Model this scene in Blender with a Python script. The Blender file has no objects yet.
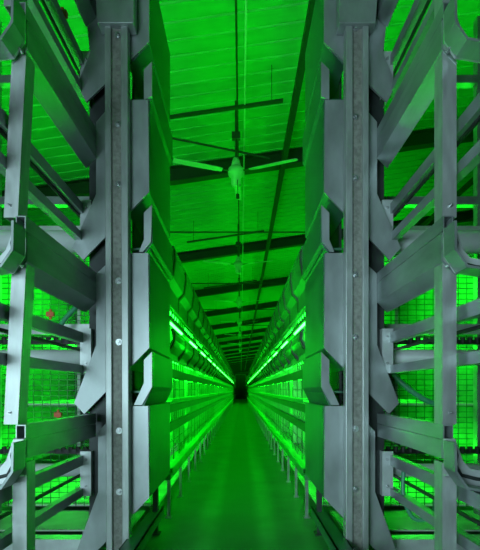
import bpy, bmesh, math, random
from mathutils import Vector
random.seed(7)
C = bpy.context.scene
COL = C.collection

# ------------------------------------------------------------------ camera, world, light, exposure
FPX = 440.0            # focal length in pixels
H = 0.86               # eye height
CX = 0.022
cam = bpy.data.cameras.new('camera'); camo = bpy.data.objects.new('camera', cam); COL.objects.link(camo)
camo.location = (CX, 0, H); camo.rotation_euler = (math.radians(90), 0, 0)
cam.sensor_fit = 'HORIZONTAL'; cam.sensor_width = 36; cam.lens = 36 * FPX / 480
cam.shift_x = -1 / 480; cam.shift_y = 115 / 480
cam.clip_start = .02; cam.clip_end = 200
C.camera = camo
C.view_settings.view_transform = 'Standard'; C.view_settings.look = 'None'
C.view_settings.gamma = 1; C.view_settings.use_curve_mapping = False
C.view_settings.exposure = 0.0
w = bpy.data.worlds.new('world'); C.world = w; w.use_nodes = True
w.node_tree.nodes['Background'].inputs[0].default_value = (.002, .02, .004, 1)
w.node_tree.nodes['Background'].inputs[1].default_value = 0.3

def area(name, loc, target, sx, sy, power, color, spread=180):
    l = bpy.data.lights.new(name, 'AREA'); l.shape = 'RECTANGLE'; l.size = sx; l.size_y = sy
    l.energy = power; l.color = color; l.spread = math.radians(spread)
    o = bpy.data.objects.new(name, l); COL.objects.link(o); o.location = loc
    o.rotation_euler = (Vector(target) - Vector(loc)).to_track_quat('-Z', 'Y').to_euler()
    return o
# daylight from the open end of the building behind the photographer
area('door_daylight', (-1.25, -1.35, 0.95), (0.2, 2.2, 1.15), 1.3, 1.3, 37, (.64, .93, 1.0), 120)
# green house lamps hung above the neighbouring aisles
GREEN = (.004, 1.0, .012)
for sx in (-1, 1):
    for k in range(11):
        area('aisle_lamp', (sx * 2.3, 3.5 + 7 * k, 2.05), (sx * 1.2, 3.5 + 7 * k, 4.4), .4, 5.0, 70, GREEN)

# ------------------------------------------------------------------ materials
def mat(name, col, rough=.5, metal=0., var=.0, scale=8., bump=0., emit=None, stretch=(1, 1, 1), col2=None):
    m = bpy.data.materials.new(name); m.use_nodes = True
    nt = m.node_tree; b = nt.nodes['Principled BSDF']
    b.inputs['Base Color'].default_value = (*col, 1)
    b.inputs['Roughness'].default_value = rough; b.inputs['Metallic'].default_value = metal
    if emit:
        b.inputs['Emission Color'].default_value = (*emit[0], 1); b.inputs['Emission Strength'].default_value = emit[1]
    if var or bump:
        tc = nt.nodes.new('ShaderNodeTexCoord'); mp = nt.nodes.new('ShaderNodeMapping')
        mp.inputs['Scale'].default_value = stretch
        nz = nt.nodes.new('ShaderNodeTexNoise'); nz.inputs['Scale'].default_value = scale; nz.inputs['Detail'].default_value = 6
        nt.links.new(tc.outputs['Object'], mp.inputs[0]); nt.links.new(mp.outputs[0], nz.inputs['Vector'])
        if var:
            cr = nt.nodes.new('ShaderNodeValToRGB')
            c2 = col2 or tuple(c * (1 - var) for c in col)
            cr.color_ramp.elements[0].color = (*c2, 1); cr.color_ramp.elements[1].color = (*[min(1, c * (1 + var * .5)) for c in col], 1)
            cr.color_ramp.elements[0].position = .33; cr.color_ramp.elements[1].position = .68
            nt.links.new(nz.outputs['Fac'], cr.inputs[0]); nt.links.new(cr.outputs[0], b.inputs['Base Color'])
            mr = nt.nodes.new('ShaderNodeMapRange'); mr.inputs[3].default_value = rough - .08; mr.inputs[4].default_value = min(1, rough + .1)
            nt.links.new(nz.outputs['Fac'], mr.inputs[0]); nt.links.new(mr.outputs[0], b.inputs['Roughness'])
        if bump:
            bp = nt.nodes.new('ShaderNodeBump'); bp.inputs['Strength'].default_value = bump; bp.inputs['Distance'].default_value = .01
            nt.links.new(nz.outputs['Fac'], bp.inputs['Height']); nt.links.new(bp.outputs[0], b.inputs['Normal'])
    return m
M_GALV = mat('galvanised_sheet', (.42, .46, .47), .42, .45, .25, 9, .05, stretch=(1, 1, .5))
M_CHAN = mat('galvanised_channel', (.50, .53, .53), .42, .5, .16, 40, .05, stretch=(1, 1, .25))
M_WEB = mat('weathered_zinc', (.33, .33, .30), .6, .25, .3, 60, .15)
M_BEAM = mat('galvanised_beam', (.36, .42, .42), .38, .5, .3, 12, .04, stretch=(1, .3, 1))
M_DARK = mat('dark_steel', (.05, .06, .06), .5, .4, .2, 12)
M_BLACK = mat('black_rubber', (.012, .013, .013), .55)
M_BRIGHT = mat('pale_zinc', (.66, .70, .71), .4, .3, .15, 14)
M_ROLL = mat('white_plastic_roller', (.72, .76, .77), .35, .0, .08, 10)
M_CHROME = mat('zinc_bolt', (.50, .52, .53), .35, .8)
M_WIRE = mat('dark_green_wire', (.03, .10, .06), .4, .3)
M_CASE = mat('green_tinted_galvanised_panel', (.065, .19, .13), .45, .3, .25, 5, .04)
M_ROW = mat('cage_sheet', (.09, .22, .14), .4, .35, .3, 6)
M_BELT = mat('pale_belt', (.50, .62, .52), .6, 0, .2, 8)
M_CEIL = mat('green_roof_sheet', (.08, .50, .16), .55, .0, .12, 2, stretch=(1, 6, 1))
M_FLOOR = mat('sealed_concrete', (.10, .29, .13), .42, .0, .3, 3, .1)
M_RAFT = mat('dark_painted_rafter', (.018, .028, .022), .6)
M_FAN = mat('white_enamel', (.45, .62, .52), .4)
M_HOSE = mat('green_hose', (.06, .34, .18), .35)
M_RED = mat('orange_plastic', (.75, .12, .05), .4)
M_TUBE = mat('green_light_tube', (.02, .9, .05), .4, emit=((.004, 1.0, .012), 42.0))
M_TUBE2 = mat('bright_green_light_tube', (.02, .9, .05), .4, emit=((.012, 1.0, .02), 46.0))
M_LEDGE = mat('green_plastic_ledge', (.04, .32, .09), .45, 0, .2, 8)
M_WALL = mat('dull_green_wall_panel', (.10, .26, .15), .7, 0, .2, 3)
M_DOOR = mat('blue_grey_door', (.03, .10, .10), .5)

# ------------------------------------------------------------------ helpers
class MB:
    def __init__(s): s.v = []; s.f = []
    def add(s, vs, fs):
        n = len(s.v); s.v += [tuple(v) for v in vs]; s.f += [tuple(n + i for i in f) for f in fs]; return s
    def box(s, x0, x1, y0, y1, z0, z1):
        return s.add([(x0, y0, z0), (x1, y0, z0), (x1, y1, z0), (x0, y1, z0), (x0, y0, z1), (x1, y0, z1), (x1, y1, z1), (x0, y1, z1)],
                     [(0, 3, 2, 1), (4, 5, 6, 7), (0, 1, 5, 4), (1, 2, 6, 5), (2, 3, 7, 6), (3, 0, 4, 7)])
    def prism(s, pts, y0, y1):            # pts in (x,z), extruded in y
        n = len(pts)
        vs = [(x, y0, z) for x, z in pts] + [(x, y1, z) for x, z in pts]
        fs = [tuple(range(n)), tuple(range(2 * n - 1, n - 1, -1))] + [(i, i + n, (i + 1) % n + n, (i + 1) % n) for i in range(n)]
        return s.add(vs, fs)
    def tube(s, pts, r, n=10, cap=True, r2=None):
        pts = [Vector(p) for p in pts]; rings = []
        up = None
        for i, p in enumerate(pts):
            d = (pts[min(i + 1, len(pts) - 1)] - pts[max(i - 1, 0)]).normalized()
            if up is None: up = Vector((0, 0, 1)) if abs(d.z) < .9 else Vector((1, 0, 0))
            a = d.cross(up).normalized(); b = a.cross(d).normalized(); up = b
            rr = r if r2 is None else r + (r2 - r) * i / (len(pts) - 1)
            rings.append([p + (a * math.cos(t) + b * math.sin(t)) * rr for t in [2 * math.pi * k / n for k in range(n)]])
        vs = [v for rg in rings for v in rg]; fs = []
        for i in range(len(pts) - 1):
            for k in range(n):
                fs.append((i * n + k, i * n + (k + 1) % n, (i + 1) * n + (k + 1) % n, (i + 1) * n + k))
        if cap: fs += [tuple(range(n)), tuple(range((len(pts) - 1) * n, len(pts) * n))]
        return s.add(vs, fs)
    def beam(s, p, q, w, h):              # rectangular bar p->q, w sideways, h up
        p, q = Vector(p), Vector(q); d = (q - p).normalized()
        up = Vector((0, 0, 1)) if abs(d.z) < .9 else Vector((0, 1, 0))
        a = d.cross(up).normalized() * w / 2; b = a.cross(d).normalized() * h / 2
        vs = [p - a - b, p + a - b, p + a + b, p - a + b, q - a - b, q + a - b, q + a + b, q - a + b]
        return s.add(vs, [(0, 1, 2, 3), (7, 6, 5, 4), (0, 4, 5, 1), (1, 5, 6, 2), (2, 6, 7, 3), (3, 7, 4, 0)])
    def build(s, name, m, parent=None, bevel=0., smooth=False):
        me = bpy.data.meshes.new(name); me.from_pydata(s.v, [], s.f)
        bm = bmesh.new(); bm.from_mesh(me); bmesh.ops.recalc_face_normals(bm, faces=bm.faces); bm.to_mesh(me); bm.free()
        me.materials.append(m)
        if smooth:
            for p in me.polygons: p.use_smooth = len(p.vertices) == 4
        o = bpy.data.objects.new(name, me); COL.objects.link(o)
        if bevel:
            b = o.modifiers.new('bevel', 'BEVEL'); b.width = bevel; b.segments = 2; b.limit_method = 'ANGLE'
        if parent is not None:
            o.parent = parent; o.matrix_parent_inverse = root_inv(parent)
        return o
def root_inv(p):
    from mathutils import Matrix
    m = Matrix.Identity(4); q = p
    ms = []
    while q: ms.append(Matrix.Translation(q.location) @ q.matrix_parent_inverse if False else Matrix.Translation(q.location)); q = q.parent
    for a in reversed(ms): m = m @ a
    return m.inverted() if p.parent is None else Matrix.Identity(4)
def thing(name, loc, label, cat, group=None):
    o = bpy.data.objects.new(name, None); o.location = loc; COL.objects.link(o); o.empty_display_size = .1
    return tag(o, label, cat, group)
def tag(o, label, cat, group=None, kind=None):
    o['label'] = label; o['category'] = cat
    if group: o['group'] = group
    if kind: o['kind'] = kind
    return o
def struct(o, label=None):
    o['kind'] = 'structure'
    if label: o['label'] = label
    return o
def copy_child(ch, parent, dx=0, dy=0, dz=0):
    c = ch.copy(); COL.objects.link(c); c.parent = parent
    c.matrix_parent_inverse = ch.matrix_parent_inverse.copy()
    c.location = Vector(ch.location) + Vector((dx, dy, dz)); return c

Y1, Y0 = 2.20, 1.49
def mp(x, y): return ((236.5 - x) / 200, H + (390 - y) / 200)      # left-side pixel -> (distance from the aisle axis, height) at the end plates
def nq(x, y): return ((241 - x) / 295 - CX, H + (390 - y) / 295)   # same at the near uprights
YB = 2.85

# ------------------------------------------------------------------ structure
SL = .146; Y_END = 80.; Y_PART = 42.
def roofz(x): return 4.28 + SL * (x if x < 7 else 14 - x)
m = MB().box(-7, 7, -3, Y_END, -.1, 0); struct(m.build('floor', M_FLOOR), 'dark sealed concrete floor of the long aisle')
# ribbed roof sheet
m = MB(); y = -3.; pr = []
while y < Y_END:
    pr += [(y, 0), (y + .155, 0), (y + .165, .012), (y + .19, .012)]; y += .2
pr.append((y, 0)); n = len(pr)
vs = []
for x in (-7, 7): vs += [(x, a, roofz(x) + b) for a, b in pr]
for x in (-7, 7): vs += [(x, a, roofz(x) + .08) for a, b in pr]
fs = [(i, i + 1, n + i + 1, n + i) for i in range(n - 1)] + [(2 * n + i, 3 * n + i, 3 * n + i + 1, 2 * n + i + 1) for i in range(n - 1)]
fs += [(i, 2 * n + i, 2 * n + i + 1, i + 1) for i in range(n - 1)] + [(n + i, n + i + 1, 3 * n + i + 1, 3 * n + i) for i in range(n - 1)]
fs += [(0, n, 3 * n, 2 * n), (n - 1, 3 * n - 1 - 0, 4 * n - 1, 2 * n - 1)]
m.add(vs, fs); struct(m.build('ceiling', M_CEIL), 'ribbed metal roof sheeting lit green')
def wallx(name, x0, x1, z):
    struct(MB().box(x0, x1, -3, Y_END, 0, z).build(name, M_WALL))
wallx('wall_left', -7.1, -7, roofz(-7)); wallx('wall_right', 7, 7.1, roofz(7))
m = MB().prism([(-7, 0), (7, 0), (7, roofz(7)), (-7, roofz(-7))], Y_END, Y_END + .1); struct(m.build('wall_end', M_WALL))
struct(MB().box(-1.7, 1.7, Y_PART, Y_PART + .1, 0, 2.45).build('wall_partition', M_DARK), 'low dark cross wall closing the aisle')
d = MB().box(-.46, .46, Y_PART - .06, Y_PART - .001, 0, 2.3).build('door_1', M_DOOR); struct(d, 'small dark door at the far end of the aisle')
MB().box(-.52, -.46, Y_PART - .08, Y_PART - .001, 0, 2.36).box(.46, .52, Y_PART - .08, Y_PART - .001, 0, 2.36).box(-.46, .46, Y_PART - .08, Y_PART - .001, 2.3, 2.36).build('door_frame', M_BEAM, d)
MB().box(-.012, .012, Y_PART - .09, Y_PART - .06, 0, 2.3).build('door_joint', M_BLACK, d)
# rafters
def slopebar(m, x0, x1, y0, y1, za, zb):
    a, b = SL * x0, SL * x1
    return m.add([(x0, y0, za + a), (x1, y0, za + b), (x1, y1, za + b), (x0, y1, za + a), (x0, y0, zb + a), (x1, y0, zb + b), (x1, y1, zb + b), (x0, y1, zb + a)],
                 [(0, 3, 2, 1), (4, 5, 6, 7), (0, 1, 5, 4), (1, 2, 6, 5), (2, 3, 7, 6), (3, 0, 4, 7)])
BAY = 3.85; BY0 = 6.5
ordw = ['nearest', 'second', 'third', 'fourth', 'fifth', 'sixth', 'seventh', 'eighth', 'ninth', 'tenth', 'eleventh']
for k in range(-2, 20):
    y = BY0 + BAY * k; m = MB()
    slopebar(m, -7, 7, y - .01, y + .01, 4.075, 4.265); slopebar(m, -7, 7, y - .07, y + .07, 4.06, 4.075); slopebar(m, -7, 7, y - .07, y + .07, 4.265, 4.279)
    o = m.build('roof_rafter', M_RAFT)
    struct(o, 'dark steel rafter crossing under the green roof sheet')
for i, x in enumerate((-4.2, .63, 4.2)):
    m = MB().box(x - .035, x + .035, -2.9, Y_END - .1, 3.96 + SL * x + .02, 4.058 + SL * x)
    struct(m.build('roof_purlin', M_RAFT), 'dark steel runner along the length of the roof')

# ------------------------------------------------------------------ ceiling things
for k in range(6):
    y = 4.7 + BAY * k; m = MB(); slopebar(m, -1.03, .47, y - .02, y + .02, 3.87, 3.895)
    for hx in (-.9, .35): m.tube([(hx, y, 3.88 + SL * hx), (hx, y, 4.279 + SL * hx)], .004, 6)
    tag(m.build('ceiling_strap', M_RAFT), 'short dark strip hung under the roof, %s from the photographer' % ordw[k], 'strap', 'straps on the roof')
for k in range(5):
    y = 8. + BAY * k; z = 3.73
    m = MB().tube([(-3.2, y, z), (6.9, y, z)], .014, 8)
    tag(m.build('tie_rod', M_RAFT), 'thin level tie rod across the aisle under the roof, %s from the photographer' % ordw[k], 'rod', 'tie rods under the roof')
tag(MB().tube([(-1.1, 5.5, 4.06), (.38, 5.5, 3.76)], .013, 8).build('guy_rod', M_RAFT), 'thin slanting rod passing behind the nearest ceiling fan', 'rod')
tag(MB().tube([(-.018, -2.5, 3.97), (-.018, 79.5, 3.97)], .010, 8).build('conduit', M_RAFT), 'dark conduit running along the centre of the roof', 'conduit')
tag(MB().tube([(.062, -2.5, 3.90), (.062, 79.5, 3.90)], .009, 8).build('cable', M_FAN), 'pale green cable running beside the dark conduit under the roof', 'cable')

def fan(x, y, z, idx, a0):
    t = thing('ceiling_fan', (x, y, z), 'three-bladed ceiling fan on a rod over the aisle, %s from the photographer' % ordw[idx], 'ceiling fan', 'ceiling fans over the aisle')
    MB().tube([(x, y, z + .08), (x, y, roofz(x) + .0)], .013, 10).build('down_rod', M_DARK, t)
    m = MB().tube([(x, y, z + .16), (x, y, z + .12), (x, y, z + .06)], .035, 14, r2=.06); m.build('rod_cover', M_FAN, t, smooth=True)
    m = MB(); prof = [(.02, .06), (.07, .055), (.095, .03), (.098, 0), (.09, -.04), (.06, -.06), (.058, -.14), (.045, -.17), (.01, -.175)]
    n = 18; vs = []; fs = []
    for r, zz in prof:
        vs += [(x + r * math.cos(2 * math.pi * k / n), y + r * math.sin(2 * math.pi * k / n), z + zz) for k in range(n)]
    for i in range(len(prof) - 1):
        for k in range(n): fs.append((i * n + k, i * n + (k + 1) % n, (i + 1) * n + (k + 1) % n, (i + 1) * n + k))
    fs += [tuple(range(n)), tuple(range((len(prof) - 1) * n, len(prof) * n))]
    m.add(vs, fs).build('motor', M_FAN, t, smooth=True)
    MB().box(x - .05, x + .05, y - .03, y + .03, 3.82, 3.90).build('junction_box', M_DARK, t, .004)
    for a in a0:
        a = math.radians(a); d = Vector((math.cos(a), math.sin(a), 0)); s = Vector((-math.sin(a), math.cos(a), 0))
        m = MB(); c = Vector((x, y, z + .0)); tw = Vector((0, 0, .006))
        P = []
        for r, wd in ((.17, .028), (.25, .038), (.5, .040), (.73, .036), (.75, .026)):
            for sg in (-1, 1): P.append(c + d * r + s * wd * sg + tw * sg)
        vs = P + [p + Vector((0, 0, -.006)) for p in P]; n = len(P); fs = []
        for i in range(0, n - 2, 2):
            fs += [(i, i + 1, i + 3, i + 2), (n + i, n + i + 2, n + i + 3, n + i + 1), (i, i + 2, n + i + 2, n + i), (i + 1, n + i + 1, n + i + 3, i + 3)]
        fs += [(0, n, n + 1, 1), (n - 2, n - 1, 2 * n - 1, 2 * n - 2)]
        b = m.add(vs, fs).build('fan_blade', M_FAN, t)
        MB().beam(c + d * .08, c + d * .22, .03, .008).build('blade_iron', M_DARK, b)
    MB().tube([(x + .02, y - .06, z - .12), (x + .02, y - .06, z - .30)], .005, 6).tube([(x + .02, y - .06, z - .29), (x + .02, y - .06, z - .34)], .02, 8).build('pull_cord', M_BLACK, t)
    return t
f0 = fan(-.037, 5.2, 3.436, 0, (201, 337, 88))
def copy_tree(o, dx, dy, dz, parent=None, inv=None):
    c = o.copy(); COL.objects.link(c)
    if parent is not None: c.parent = parent; c.matrix_parent_inverse = o.matrix_parent_inverse.copy()
    else: c.location = Vector(o.location) + Vector((dx, dy, dz))
    for ch in o.children: copy_tree(ch, 0, 0, 0, c)
    return c
bpy.context.view_layer.update()
for k in range(1, 7):
    c = copy_tree(f0, 0, BAY * k, 0)
    c['label'] = 'three-bladed ceiling fan on a rod over the aisle, %s from the photographer' % ordw[k]

# ------------------------------------------------------------------ end frames, mirrored left and right
WHERE = {-1: 'left', 1: 'right'}
def bolt(x, y, z, parent, q=1.):
    m = MB(); m.tube([(x, y, z), (x, y - .003, z)], .0135 * q, 14); m.tube([(x, y - .003, z), (x, y - .010, z)], .009 * q, 6); m.tube([(x, y - .010, z), (x, y - .018, z)], .0045 * q, 8)
    return m.build('bolt', M_CHROME, parent)

def end_frame(s):
    P = lambda pts: [(s * u, z) for u, z in pts]
    L = WHERE[s]
    t = thing('cage_end_frame', (s * .6, Y1, 0), {-1: 'tall galvanised end frame with bolted channel post on the left of the aisle', 1: 'tall galvanised end frame with bolted channel post on the right of the aisle'}[s], 'end frame')
    # channel post with two flanges and recessed web
    u0, u1 = mp(127, 0)[0] * .972, mp(104, 0)[0] * .972; ztop = 3.3
    pf = 0.06   # stands proud of the plates
    m = MB()
    lean = .010 if s < 0 else 0
    def vb(a, b, y0, y1, z0, z1):
        m.add([(s * (a - lean), y0, z0), (s * (b - lean), y0, z0), (s * (b - lean), y1, z0), (s * (a - lean), y1, z0), (s * a, y0, z1), (s * b, y0, z1), (s * b, y1, z1), (s * a, y1, z1)],
              [(0, 3, 2, 1), (4, 5, 6, 7), (0, 1, 5, 4), (1, 2, 6, 5), (2, 3, 7, 6), (3, 0, 4, 7)])
    vb(u0, u0 + .034, Y1 - pf, Y1 - .003, 0.0, ztop); vb(u1 - .030, u1, Y1 - pf, Y1 - .003, 0.0, ztop)
    post = m.build('channel_post', M_CHAN, t, .003)
    m = MB(); vb(u0 + .034, u1 - .030, Y1 - pf + .018, Y1 - .003, 0.0, ztop); web = m.build('web', M_WEB, post)
    ys = [42, 129, 188, 283, 343, 430, 490, 549] if s < 0 else [35, 122, 182, 277, 338, 428, 487, 547]
    for y in ys:
        u, z = mp(116.5, y); du = lean * (1 - z / ztop)
        bolt(s * (u * .972 - du), Y1 - pf + .018, z, post, 1.2)
    # cap
    m = MB(); yc = Y1 - pf - .018; z0 = 2.63
    m.add([(s * a, yy, zz) for zz, k in ((z0, 0), (z0 + .35, .025)) for yy in (yc, Y1 - .004) for a in (.495 - k * 0, .672 + k)],
          [(0, 1, 3, 2), (4, 6, 7, 5), (0, 4, 5, 1), (2, 3, 7, 6), (0, 2, 6, 4), (1, 5, 7, 3)])
    m.build('post_cap', M_GALV, t, .004)
    # end plates: closed sheet boxes
    plates = [
        [(149, -45), (110, -45), (88, -22), (84, 0), (90, 53), (77, 85), (86, 102), (149, 42)],
        [(148, 100), (115, 100), (96, 122), (96, 194), (72, 248), (83, 260), (149, 192)],
        [(148, 253), (118, 253), (96, 274), (96, 345), (74, 403), (84, 414), (149, 348)],
        [(148, 406), (121, 406), (98, 432), (98, 492), (77, 550), (86, 562), (149, 498)]]
    for i, pl in enumerate(plates):
        pts = P([mp(*p) for p in pl])
        e = MB().prism(pts, Y1, Y1 + .012).build('end_plate', M_GALV, t)
        # side casing running back behind the plate: hollow shell on the aisle side
        zb, zt = mp(149, pl[-1][1])[1], mp(149, pl[0][1])[1]
        U = mp(149, 0)[0]
        zb2 = zb - .11
        sh = [(U, zt), (U, zb), (U + .105, zb2), (U + .105, zb2 + .012), (U + .012, zb + .008), (U + .012, zt)]
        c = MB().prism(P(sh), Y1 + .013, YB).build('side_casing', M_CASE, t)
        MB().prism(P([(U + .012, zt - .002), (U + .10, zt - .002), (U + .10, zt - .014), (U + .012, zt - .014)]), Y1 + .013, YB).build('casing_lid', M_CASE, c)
        # flange on the wing
        m = MB(); w0 = mp(96, 0)[0]
        k = pl[2:6] if i else pl[3:7]
        for a, b in zip(k[:-1], k[1:]):
            pa, pb = mp(*a), mp(*b)
            m.prism(P([pa, pb, (pb[0] - .006, pb[1]), (pa[0] - .006, pa[1])]), Y1 + .013, Y1 + .05)
        m.build('plate_flange', M_GALV, t)
    # back panel of the end box, inboard of casings
    MB().box(s * .545, s * .557, Y1 + .14, YB - .05, .30, 2.75).build('inner_panel', M_DARK, t)
    MB().box(s * .558, s * .757, Y1 + .06, Y1 + .07, .15, 3.2).build('inner_panel', M_DARK, t)
    # trough lips in the gaps
    lips = [[(144, 70), (152, 62), (152, 97), (144, 100)], [(144, 213), (152, 205), (151, 242), (143, 252), (139, 252), (144, 240)], [(144, 360), (152, 352), (152, 387), (142, 405), (134, 405), (144, 383)]]
    for i, lp in enumerate(lips):
        pts = P([mp(*p) for p in lp])
        q = MB().prism(pts, Y1 - .004, Y1 + .008).build('trough_end', M_GALV, t)
        out = [mp(*p) for p in lp if p[0] >= 149]
        zt, zb = out[0][1], out[-1][1]; U = out[0][0]; Lb = mp(*lp[3])
        m = MB().prism(P([(U, zt), (U, zb), (Lb[0], mp(0, lp[3][1])[1] - .02), (Lb[0] + .008, mp(0, lp[3][1])[1] - .02), (U + .008, zb + .003), (U + .008, zt)]), Y1 + .009, YB + .01)
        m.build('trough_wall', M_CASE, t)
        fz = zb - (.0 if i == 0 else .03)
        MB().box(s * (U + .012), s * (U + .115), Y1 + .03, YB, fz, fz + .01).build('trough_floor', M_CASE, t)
    # base rail and feet
    m = MB().box(s * .46, s * .535, 1.72, 2.75, .125, .135).box(s * .46, s * .466, 1.72, 2.75, .075, .135).box(s * .529, s * .535, 1.72, 2.75, .075, .135)
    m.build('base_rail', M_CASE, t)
    for y in (1.80, 2.62):
        MB().box(s * .475, s * .505, y, y + .03, 0, .124 if y < 2 else .29).box(s * .46, s * .52, y - .02, y + .05, 0, .006).build('foot', M_DARK, t)
    return t
for s in (-1, 1): end_frame(s)

# outer belt frames ------------------------------------------------
TZ = [.743, 1.446, 2.165]
def belt_frame(s):
    L = WHERE[s]; P = lambda pts: [(s * u, z) for u, z in pts]
    t = thing('conveyor_stand', (s * .75, Y0, 0), 'open galvanised stand of posts and long bars nearest the camera on the %s edge' % L, 'metal stand')
    U = .702
    MT = M_BEAM
    for i, z in enumerate(TZ + [2.87]):
        # side panel: folded sheet, runs from near hook to the end plate
        a_ = .115 if i == 0 else .15; b_ = .03 if i == 0 else .05
        sh = [(U, z - .052), (U, z - a_), (U + b_, z - a_ - b_ - .0), (U + b_ + .005, z - a_ - b_ + .005), (U + .006, z - a_ + .003), (U + .006, z - .052)]
        if i == 0: sh = [(U, z - .052), (U, z - a_), (U + .03, z - a_), (U + .03, z - a_ + .006), (U + .006, z - a_ + .006), (U + .006, z - .052)]
        b = MB().prism(P(sh), Y0 + .002, Y1 - .004).build('side_panel', MT, t)
        # top tube, open at the near end
        q = MB(); a, c, zt, zb = U, U + .034, z, z - .05
        q.box(s * a, s * (a + .004), Y0 - .01, Y1 - .004, zb, zt); q.box(s * (c - .004), s * c, Y0 - .01, Y1 - .004, zb, zt)
        q.box(s * (a + .004), s * (c - .004), Y0 - .01, Y1 - .004, zb, zb + .004); q.box(s * (a + .004), s * (c - .004), Y0 - .01, Y1 - .004, zt - .004, zt)
        q.build('top_tube', MT, t)
        # hooked end bracket
        o = [(U - .002, z - .045), (U - .0, z - .14), (U + .035, z - .195), (U + .22, z - .225), (U + .22, z - .165), (U + .085, z - .145), (U + .060, z - .118), (U + .035, z - .045)]
        h = MB().prism(P(o), Y0 - .026, Y0 - .012).build('hook_bracket', M_BRIGHT, t, .003)
        rim = [(U + .028, z - .07), (U + .035, z - .10), (U + .030, z - .13), (U + .05, z - .165), (U + .10, z - .178), (U + .22, z - .19)]
        MB().tube([(s * u, Y0 - .032, zz) for u, zz in rim], .006, 8).build('bracket_rim', M_DARK, h, smooth=True)
        MB().prism(P([(U + .002, z - .05), (U + .004, z - .14), (U + .038, z - .19), (U + .22, z - .22), (U + .22, z - .228), (U + .034, z - .198), (U - .004, z - .143), (U - .006, z - .05)]), Y0 - .10, Y0 - .027).build('bracket_flange', M_BEAM, h)
        for dz in (-.17,):
            bolt(s * (U + .012), Y0 - .012, z + dz - (.0 if dz < -.1 else .006), t, .5)
    # near posts, one segment per tier
    lean = .03 if s < 0 else .0
    segs = [(0, TZ[0] - .13), (TZ[0] + .0, TZ[1] - .13), (TZ[1], TZ[2] - .13), (TZ[2], 3.3)]
    for z0, z1 in segs:
        m = MB(); a, c = U + .004, U + .052; y0, y1 = Y0 + .004, Y0 + .064; le = lean if z0 > 0 else 0
        for (ua, ub, ya, yb) in ((a, c, y0, y0 + .004), (a, a + .004, y0 + .004, y1), (c - .004, c, y0 + .004, y1), (a, a + .014, y1, y1 + .003)):
            m.add([(s * (ua + le), ya, z0), (s * (ub + le), ya, z0), (s * (ub + le), yb, z0), (s * (ua + le), yb, z0), (s * ua, ya, z1), (s * ub, ya, z1), (s * ub, yb, z1), (s * ua, yb, z1)],
                  [(0, 3, 2, 1), (4, 5, 6, 7), (0, 1, 5, 4), (1, 2, 6, 5), (2, 3, 7, 6), (3, 0, 4, 7)])
        p = m.build('upright', M_CHAN, t)
        if z0 > 0:
            bolt(s * (U + le + .03), y0, z0 + .04, p, .45)
    # long bars and rods behind the uprights
    for zz in ((.53, .425, .355), (1.15, 1.065, .975), (1.80, 1.745, 1.64), (2.55, 2.47, 2.38)):
        MB().box(s * .775, s * .81, 1.28, Y1 + .05, zz[0] - .05, zz[0]).build('long_bar', MT, t)
        MB().tube([(s * .80, 1.22, zz[1]), (s * .80, Y1 + .08, zz[1])], .008, 8).build('drive_rod', M_BLACK, t)
        MB().box(s * .775, s * .81, 1.28, Y1 + .05, zz[2] - .03, zz[2] + .01).build('long_bar', MT, t)
        b = MB().box(s * .735, s * .79, Y1 + .02, Y1 + .026, zz[2] - .03, zz[0] + .02)
        b.box(s * .735, s * .739, Y1 + .027, Y1 + .07, zz[2] - .03, zz[0] + .02)
        b = b.build('bearing_plate', M_BRIGHT, t)
        for k in (0, 1): bolt(s * .76, Y1 + .02, zz[2] + .02 + k * (zz[0] - zz[2] - .04), b, .55)
    # a second, outer upright line
    for y in (2.75,):
        MB().box(s * 1.5, s * 1.55, y, y + .05, 0, 3.2).build('rear_upright', MT, t)
    for z in (2.02, 2.78):
        MB().box(s * .82, s * 1.5, 2.75, 2.80, z, z + .05).build('cross_bar', MT, t)
    return t
for s in (-1, 1): belt_frame(s)

# rollers, toothed belts, cross members
TN = ['lower', 'middle', 'upper']
for s in (-1, 1):
    L = WHERE[s]
    for i, (z, r) in enumerate(((.43, .035), (1.035, .042), (1.655, .06))):
        t = thing('belt_roller', (s * 1.2, 2.365, z), '%s pale cylindrical belt roller behind the bars on the %s' % (TN[i], L), 'roller')
        MB().tube([(s * .80, 2.365, z), (s * 1.62, 2.365, z)], r, 24).build('drum', M_ROLL, t, smooth=True)
        MB().tube([(s * .765, 2.365, z), (s * .80, 2.365, z)], r * .62, 16).build('bearing_collar', M_CHROME, t, smooth=True)
        MB().tube([(s * .735, 2.365, z), (s * .765, 2.365, z)], .01, 10).build('axle', M_DARK, t)
    for i, z in enumerate((.52, 1.125)):
        m = MB().box(s * .82, s * 1.62, 2.43, 2.45, z - .012, z + .012); k = 0
        m2 = MB()
        while k < 19:
            x = .84 + k * .041; m2.tube([(s * x, 2.44, z - .005), (s * x, 2.44, z + .026)], .014, 8); k += 1
        t = m.build('toothed_belt', M_BLACK); m2.build('knobs', M_BLACK, t)
        t.matrix_parent_inverse.identity()
        tag(t, '%s black toothed strip above the pale roller on the %s' % (TN[i], L), 'belt')
    for i, (z, y) in enumerate(((.035, 2.34), (1.22, 2.60), (1.80, 2.60))):
        m = MB().box(s * .76, s * 1.64, y, y + .04, z - .03, z + .03).box(s * .76, s * 1.64, y + .04, y + .08, z + .025, z + .03)
        tag(m.build('cross_member', M_BRIGHT), '%s pale level cross member behind the end frame on the %s' % (TN[i], L), 'cross member')

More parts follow.
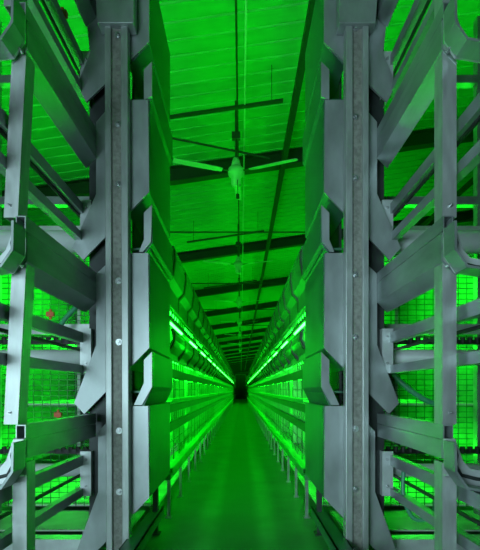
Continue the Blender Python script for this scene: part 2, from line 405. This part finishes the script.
# ------------------------------------------------------------------ cage rows running away
YS, YE, BAYW = 2.88, 30.4, .574
NB = int((YE - YS) / BAYW)
def cage_row(s):
    L = WHERE[s]; P = lambda pts: [(s * u, z) for u, z in pts]
    YE = YS + NB * BAYW * 1.4
    YE = 41.0
    t = thing('cage_row', (s * 1.05, YS, 0), 'long row of tiered green-lit hen cages receding along the %s of the aisle' % L, 'cage row')
    def lng(name, pts, m, y0=YS, y1=YE): return MB().prism(P(pts), y0, y1).build(name, m, t)
    # top trough and second trough
    for zt, zm, zb in ((1.785, 1.62, 1.44), (1.245, 1.16, 1.075)):
        lng('feed_trough', [(.425, zt), (.418, zt - .05), (.435, zm), (.475, zm - .04), (.475, zb), (.481, zb), (.481, zm - .036), (.443, zm + .004), (.424, zt - .05), (.431, zt)], M_ROW)
        lng('trough_rim', [(.418, zt + .018), (.418, zt), (.436, zt), (.436, zt + .018)], M_CASE)
    # rails, dark bands, ledges
    lng('front_rail', [(.455, 1.45), (.455, 1.43), (.48, 1.43), (.48, 1.45)], M_ROW)
    lng('front_rail', [(.455, 1.365), (.455, 1.33), (.48, 1.33), (.48, 1.365)], M_DARK)
    lng('front_rail', [(.455, 1.005), (.455, .94), (.48, .94), (.48, 1.005)], M_DARK)
    lng('egg_ledge', [(.425, .80), (.425, .775), (.43, .775), (.43, .795), (.52, .79), (.52, .795)], M_LEDGE)
    lng('front_rail', [(.46, .76), (.46, .705), (.475, .705), (.475, .76)], M_DARK)
    lng('front_rail', [(.455, .635), (.455, .575), (.48, .575), (.48, .635)], M_DARK)
    lng('egg_ledge', [(.425, .345), (.425, .31), (.43, .31), (.43, .34), (.52, .345), (.52, .35)], M_LEDGE)
    lng('base_beam', [(.44, .308), (.44, .27), (.48, .27), (.48, .308)], M_LEDGE)
    # tier floors and back wall inside
    for z in (1.74, 1.20, .76, .10):
        lng('tier_floor', [(.52, z), (1.60, z + .0), (1.60, z + .012), (.52, z + .012)], M_BELT)
    lng('centre_partition', [(1.03, .36), (1.05, .36), (1.05, 1.73), (1.03, 1.73)], M_BELT)
    lng('bounce_backing', [(.575, .36), (.583, .36), (.583, 1.73), (.575, 1.73)], M_BELT)  # pale backing added close to the tubes so the openings look bright
    lng('outer_side', [(1.62, .30), (1.64, .30), (1.64, 1.80), (1.62, 1.80)], M_ROW)
    # small openings: short slats between rails
    for z0, z1 in ((1.366, 1.429), (1.006, 1.074), (.636, .704)):
        m = MB(); y = YS
        while y < YE:
            m.box(s * .468, s * .472, y, y + .045, z0, z1); y += BAYW / 5
        m.box(s * .472, s * .478, YS, YE, z0 - .004, z0 + .006).box(s * .472, s * .478, YS, YE, z1 - .006, z1 + .004)
        m.build('slat_strip', M_ROW, t)
    # wire fronts
    for z0, z1 in ((.80, .94), (.36, .575), (1.25, 1.30)):
        m = MB(); y = YS
        while y < YE:
            m.box(s * .4665, s * .468, y, y + .005, z0, z1); y += .048 if y < 8 else .1435
        if z1 - z0 > .06:
            yy = YS
            while yy < YE: m.box(s * .462, s * .466, yy, yy + .03, z0, z1); yy += BAYW / 2
            for zz in ([z0 + .06] if z1 - z0 < .2 else [z0 + .07, z0 + .14]): m.box(s * .463, s * .466, YS, YE, zz, zz + .005)
        m.build('wire_front', M_WIRE, t)
    # partition panels (one mesh per bay side) and brackets
    proto = {}
    nb = 44
    for k in range(nb):
        y = YS + .02 + k * BAYW
        defs = [('trough_bracket', [(.415, 1.79), (.410, 1.72), (.425, 1.615), (.470, 1.56), (.480, 1.46), (.4745, 1.46), (.4745, 1.58), (.4345, 1.62), (.4175, 1.735), (.4245, 1.79)], .045, M_DARK),
                ('trough_bracket', [(.415, 1.245), (.410, 1.19), (.425, 1.155), (.470, 1.09), (.4745, 1.09), (.4745, 1.12), (.4345, 1.158), (.4175, 1.195), (.4245, 1.245)], .045, M_DARK),
                ('support_leg', [(.455, 0), (.475, 0), (.475, .269), (.455, .269)], .02, M_BEAM)]
        for j, (nm, pts, th, mt) in enumerate(defs):
            if k == 0:
                yy = y if j < 2 else y + .06
                m = MB().prism(P(pts), yy, yy + th)
                if j == 2: m.box(s * .445, s * .488, yy - .01, yy + .032, 0, .008)
                proto[j] = m.build(nm, mt, t)
            else: copy_child(proto[j], t, dy=k * BAYW)
        if k % 2 == 0:
            if k == 0:
                proto['d'] = MB().box(s * .50, s * .574, y + BAYW * 2, y + BAYW * 2 + .01, .37, 1.72).build('divider_panel', M_BELT, t)
            else: copy_child(proto['d'], t, dy=k * BAYW)
        # light tubes
        if k % 2 == 0:
            if k == 0:
                for j, (u, z, mt) in enumerate(((.53, 1.46, M_TUBE), (.452, 1.308, M_TUBE2), (.53, 1.09, M_TUBE), (.53, .955, M_TUBE))):
                    proto['t%d' % j] = MB().tube([(s * u, y + .05, z), (s * u, y + (.95 if j != 1 else .62), z)], .009, 8).build('light_tube', mt, t)
                proto['t4'] = MB().tube([(s * .53, y + .05, .555), (s * .53, y + .95, .555)], .009, 8).build('light_tube', M_TUBE, t)
            else:
                for j in range(5):
                    if j * 22 + k / 2 < 110: copy_child(proto['t%d' % j], t, dy=k * BAYW)
    MB().box(s * .68, s * 1.60, 4.9, 4.93, .12, 1.72).build('bounce_panel', M_BELT, t)  # added pale backdrop, catches tube light to brighten the open cage end
    # end mesh toward the camera
    m = MB()
    u = .56
    while u < 1.62: m.box(s * u, s * (u + .004), YS - .006, YS - .002, .10, 1.74); u += .055
    z = .12
    while z < 1.75: m.box(s * .56, s * 1.62, YS - .010, YS - .006, z, z + .004); z += .035
    m.build('end_mesh', M_WIRE, t)
    return t
rows = [cage_row(s) for s in (-1, 1)]

for s in (-1, 1):
    m = MB().box(s * .60, s * 1.60, 2.46, 2.86, .070, .078)  # pale sheet added over the dark floor to pick up tube light
    b = m.build('bounce_sheet', M_BELT)
    for u in (.84, 1.5):
        for y in (2.5, 2.8): MB().box(s * u, s * (u + .04), y, y + .04, 0, .069).build('bounce_sheet_support', M_BEAM, b)
    tag(b, 'low pale sheet added to catch light just above the floor under the open cage end on the %s' % WHERE[s], 'belt')
# extra light tubes between the end frames and the first cages, lighting the open ends
for s in (-1, 1):
    L = WHERE[s]
    for i, (u, z, ya) in enumerate(((1.30, 1.60, 3.), (1.30, 1.12, 3.), (1.30, .45, 2.92))):
        tag(MB().tube([(s * u, ya, z), (s * u, 4.2, z)], .012, 10).build('green_light_tube', M_TUBE2), '%s green light tube inside the open cage end on the %s' % (('upper', 'middle', 'lower')[i], L), 'light')
    # tall tube beyond, seen between bars
    tag(MB().tube([(s * 1.35, 3.1, 1.86), (s * 1.35, 4.3, 1.86)], .018, 10).build('green_light_tube', M_TUBE), 'bare green light tube on top of the %s cages' % L, 'light')
# hoses
def hose(pts, r, label):
    cu = []
    P = [Vector(p) for p in pts]
    P = [P[0]] + P + [P[-1]]
    for i in range(1, len(P) - 2):
        for k in range(8):
            a = k / 8; p0, p1, p2, p3 = P[i - 1:i + 3]
            cu.append(.5 * ((2 * p1) + (p2 - p0) * a + (2 * p0 - 5 * p1 + 4 * p2 - p3) * a * a + (3 * p1 - p0 - 3 * p2 + p3) * a ** 3))
    cu.append(P[-1])
    tag(MB().tube(cu, r, 10).build('hose', M_HOSE, smooth=True), label, 'hose')
hose([(.86, 2.5, 1.0), (.90, 2.49, .93), (.97, 2.47, .86), (1.06, 2.46, .80), (1.12, 2.46, .78)], .016, 'green hose curving down below the middle roller on the right')
hose([(.80, 2.1, .50), (.79, 2.08, .36), (.83, 2.06, .26), (.90, 2.04, .27), (.92, 2.02, .36)], .010, 'looped green hose near the floor on the right')
hose([(-.86, 2.5, 1.38), (-.90, 2.49, 1.34), (-.98, 2.47, 1.24), (-1.0, 2.46, 1.16)], .014, 'pale green hose hanging behind the uprights on the left')

# orange clips
for x, y, z, l in ((-.79, 2.0, 2.568, 'small orange clip on the bars at the top left'), (-1.05, 2.58, .715, 'small orange clip low behind the bars on the left'), (-1.06, 2.5, 1.29, 'small orange clip beside the pale green hose on the left')):
    t = MB().box(x - .022, x + .022, y - .012, y + .012, z - .014, z + .014).tube([(x, y, z - .03), (x, y, z + .03)], .008, 8).build('orange_clip', M_RED, bevel=.003)
    tag(t, l, 'clip')
# darker soft-edged band along the middle of the floor
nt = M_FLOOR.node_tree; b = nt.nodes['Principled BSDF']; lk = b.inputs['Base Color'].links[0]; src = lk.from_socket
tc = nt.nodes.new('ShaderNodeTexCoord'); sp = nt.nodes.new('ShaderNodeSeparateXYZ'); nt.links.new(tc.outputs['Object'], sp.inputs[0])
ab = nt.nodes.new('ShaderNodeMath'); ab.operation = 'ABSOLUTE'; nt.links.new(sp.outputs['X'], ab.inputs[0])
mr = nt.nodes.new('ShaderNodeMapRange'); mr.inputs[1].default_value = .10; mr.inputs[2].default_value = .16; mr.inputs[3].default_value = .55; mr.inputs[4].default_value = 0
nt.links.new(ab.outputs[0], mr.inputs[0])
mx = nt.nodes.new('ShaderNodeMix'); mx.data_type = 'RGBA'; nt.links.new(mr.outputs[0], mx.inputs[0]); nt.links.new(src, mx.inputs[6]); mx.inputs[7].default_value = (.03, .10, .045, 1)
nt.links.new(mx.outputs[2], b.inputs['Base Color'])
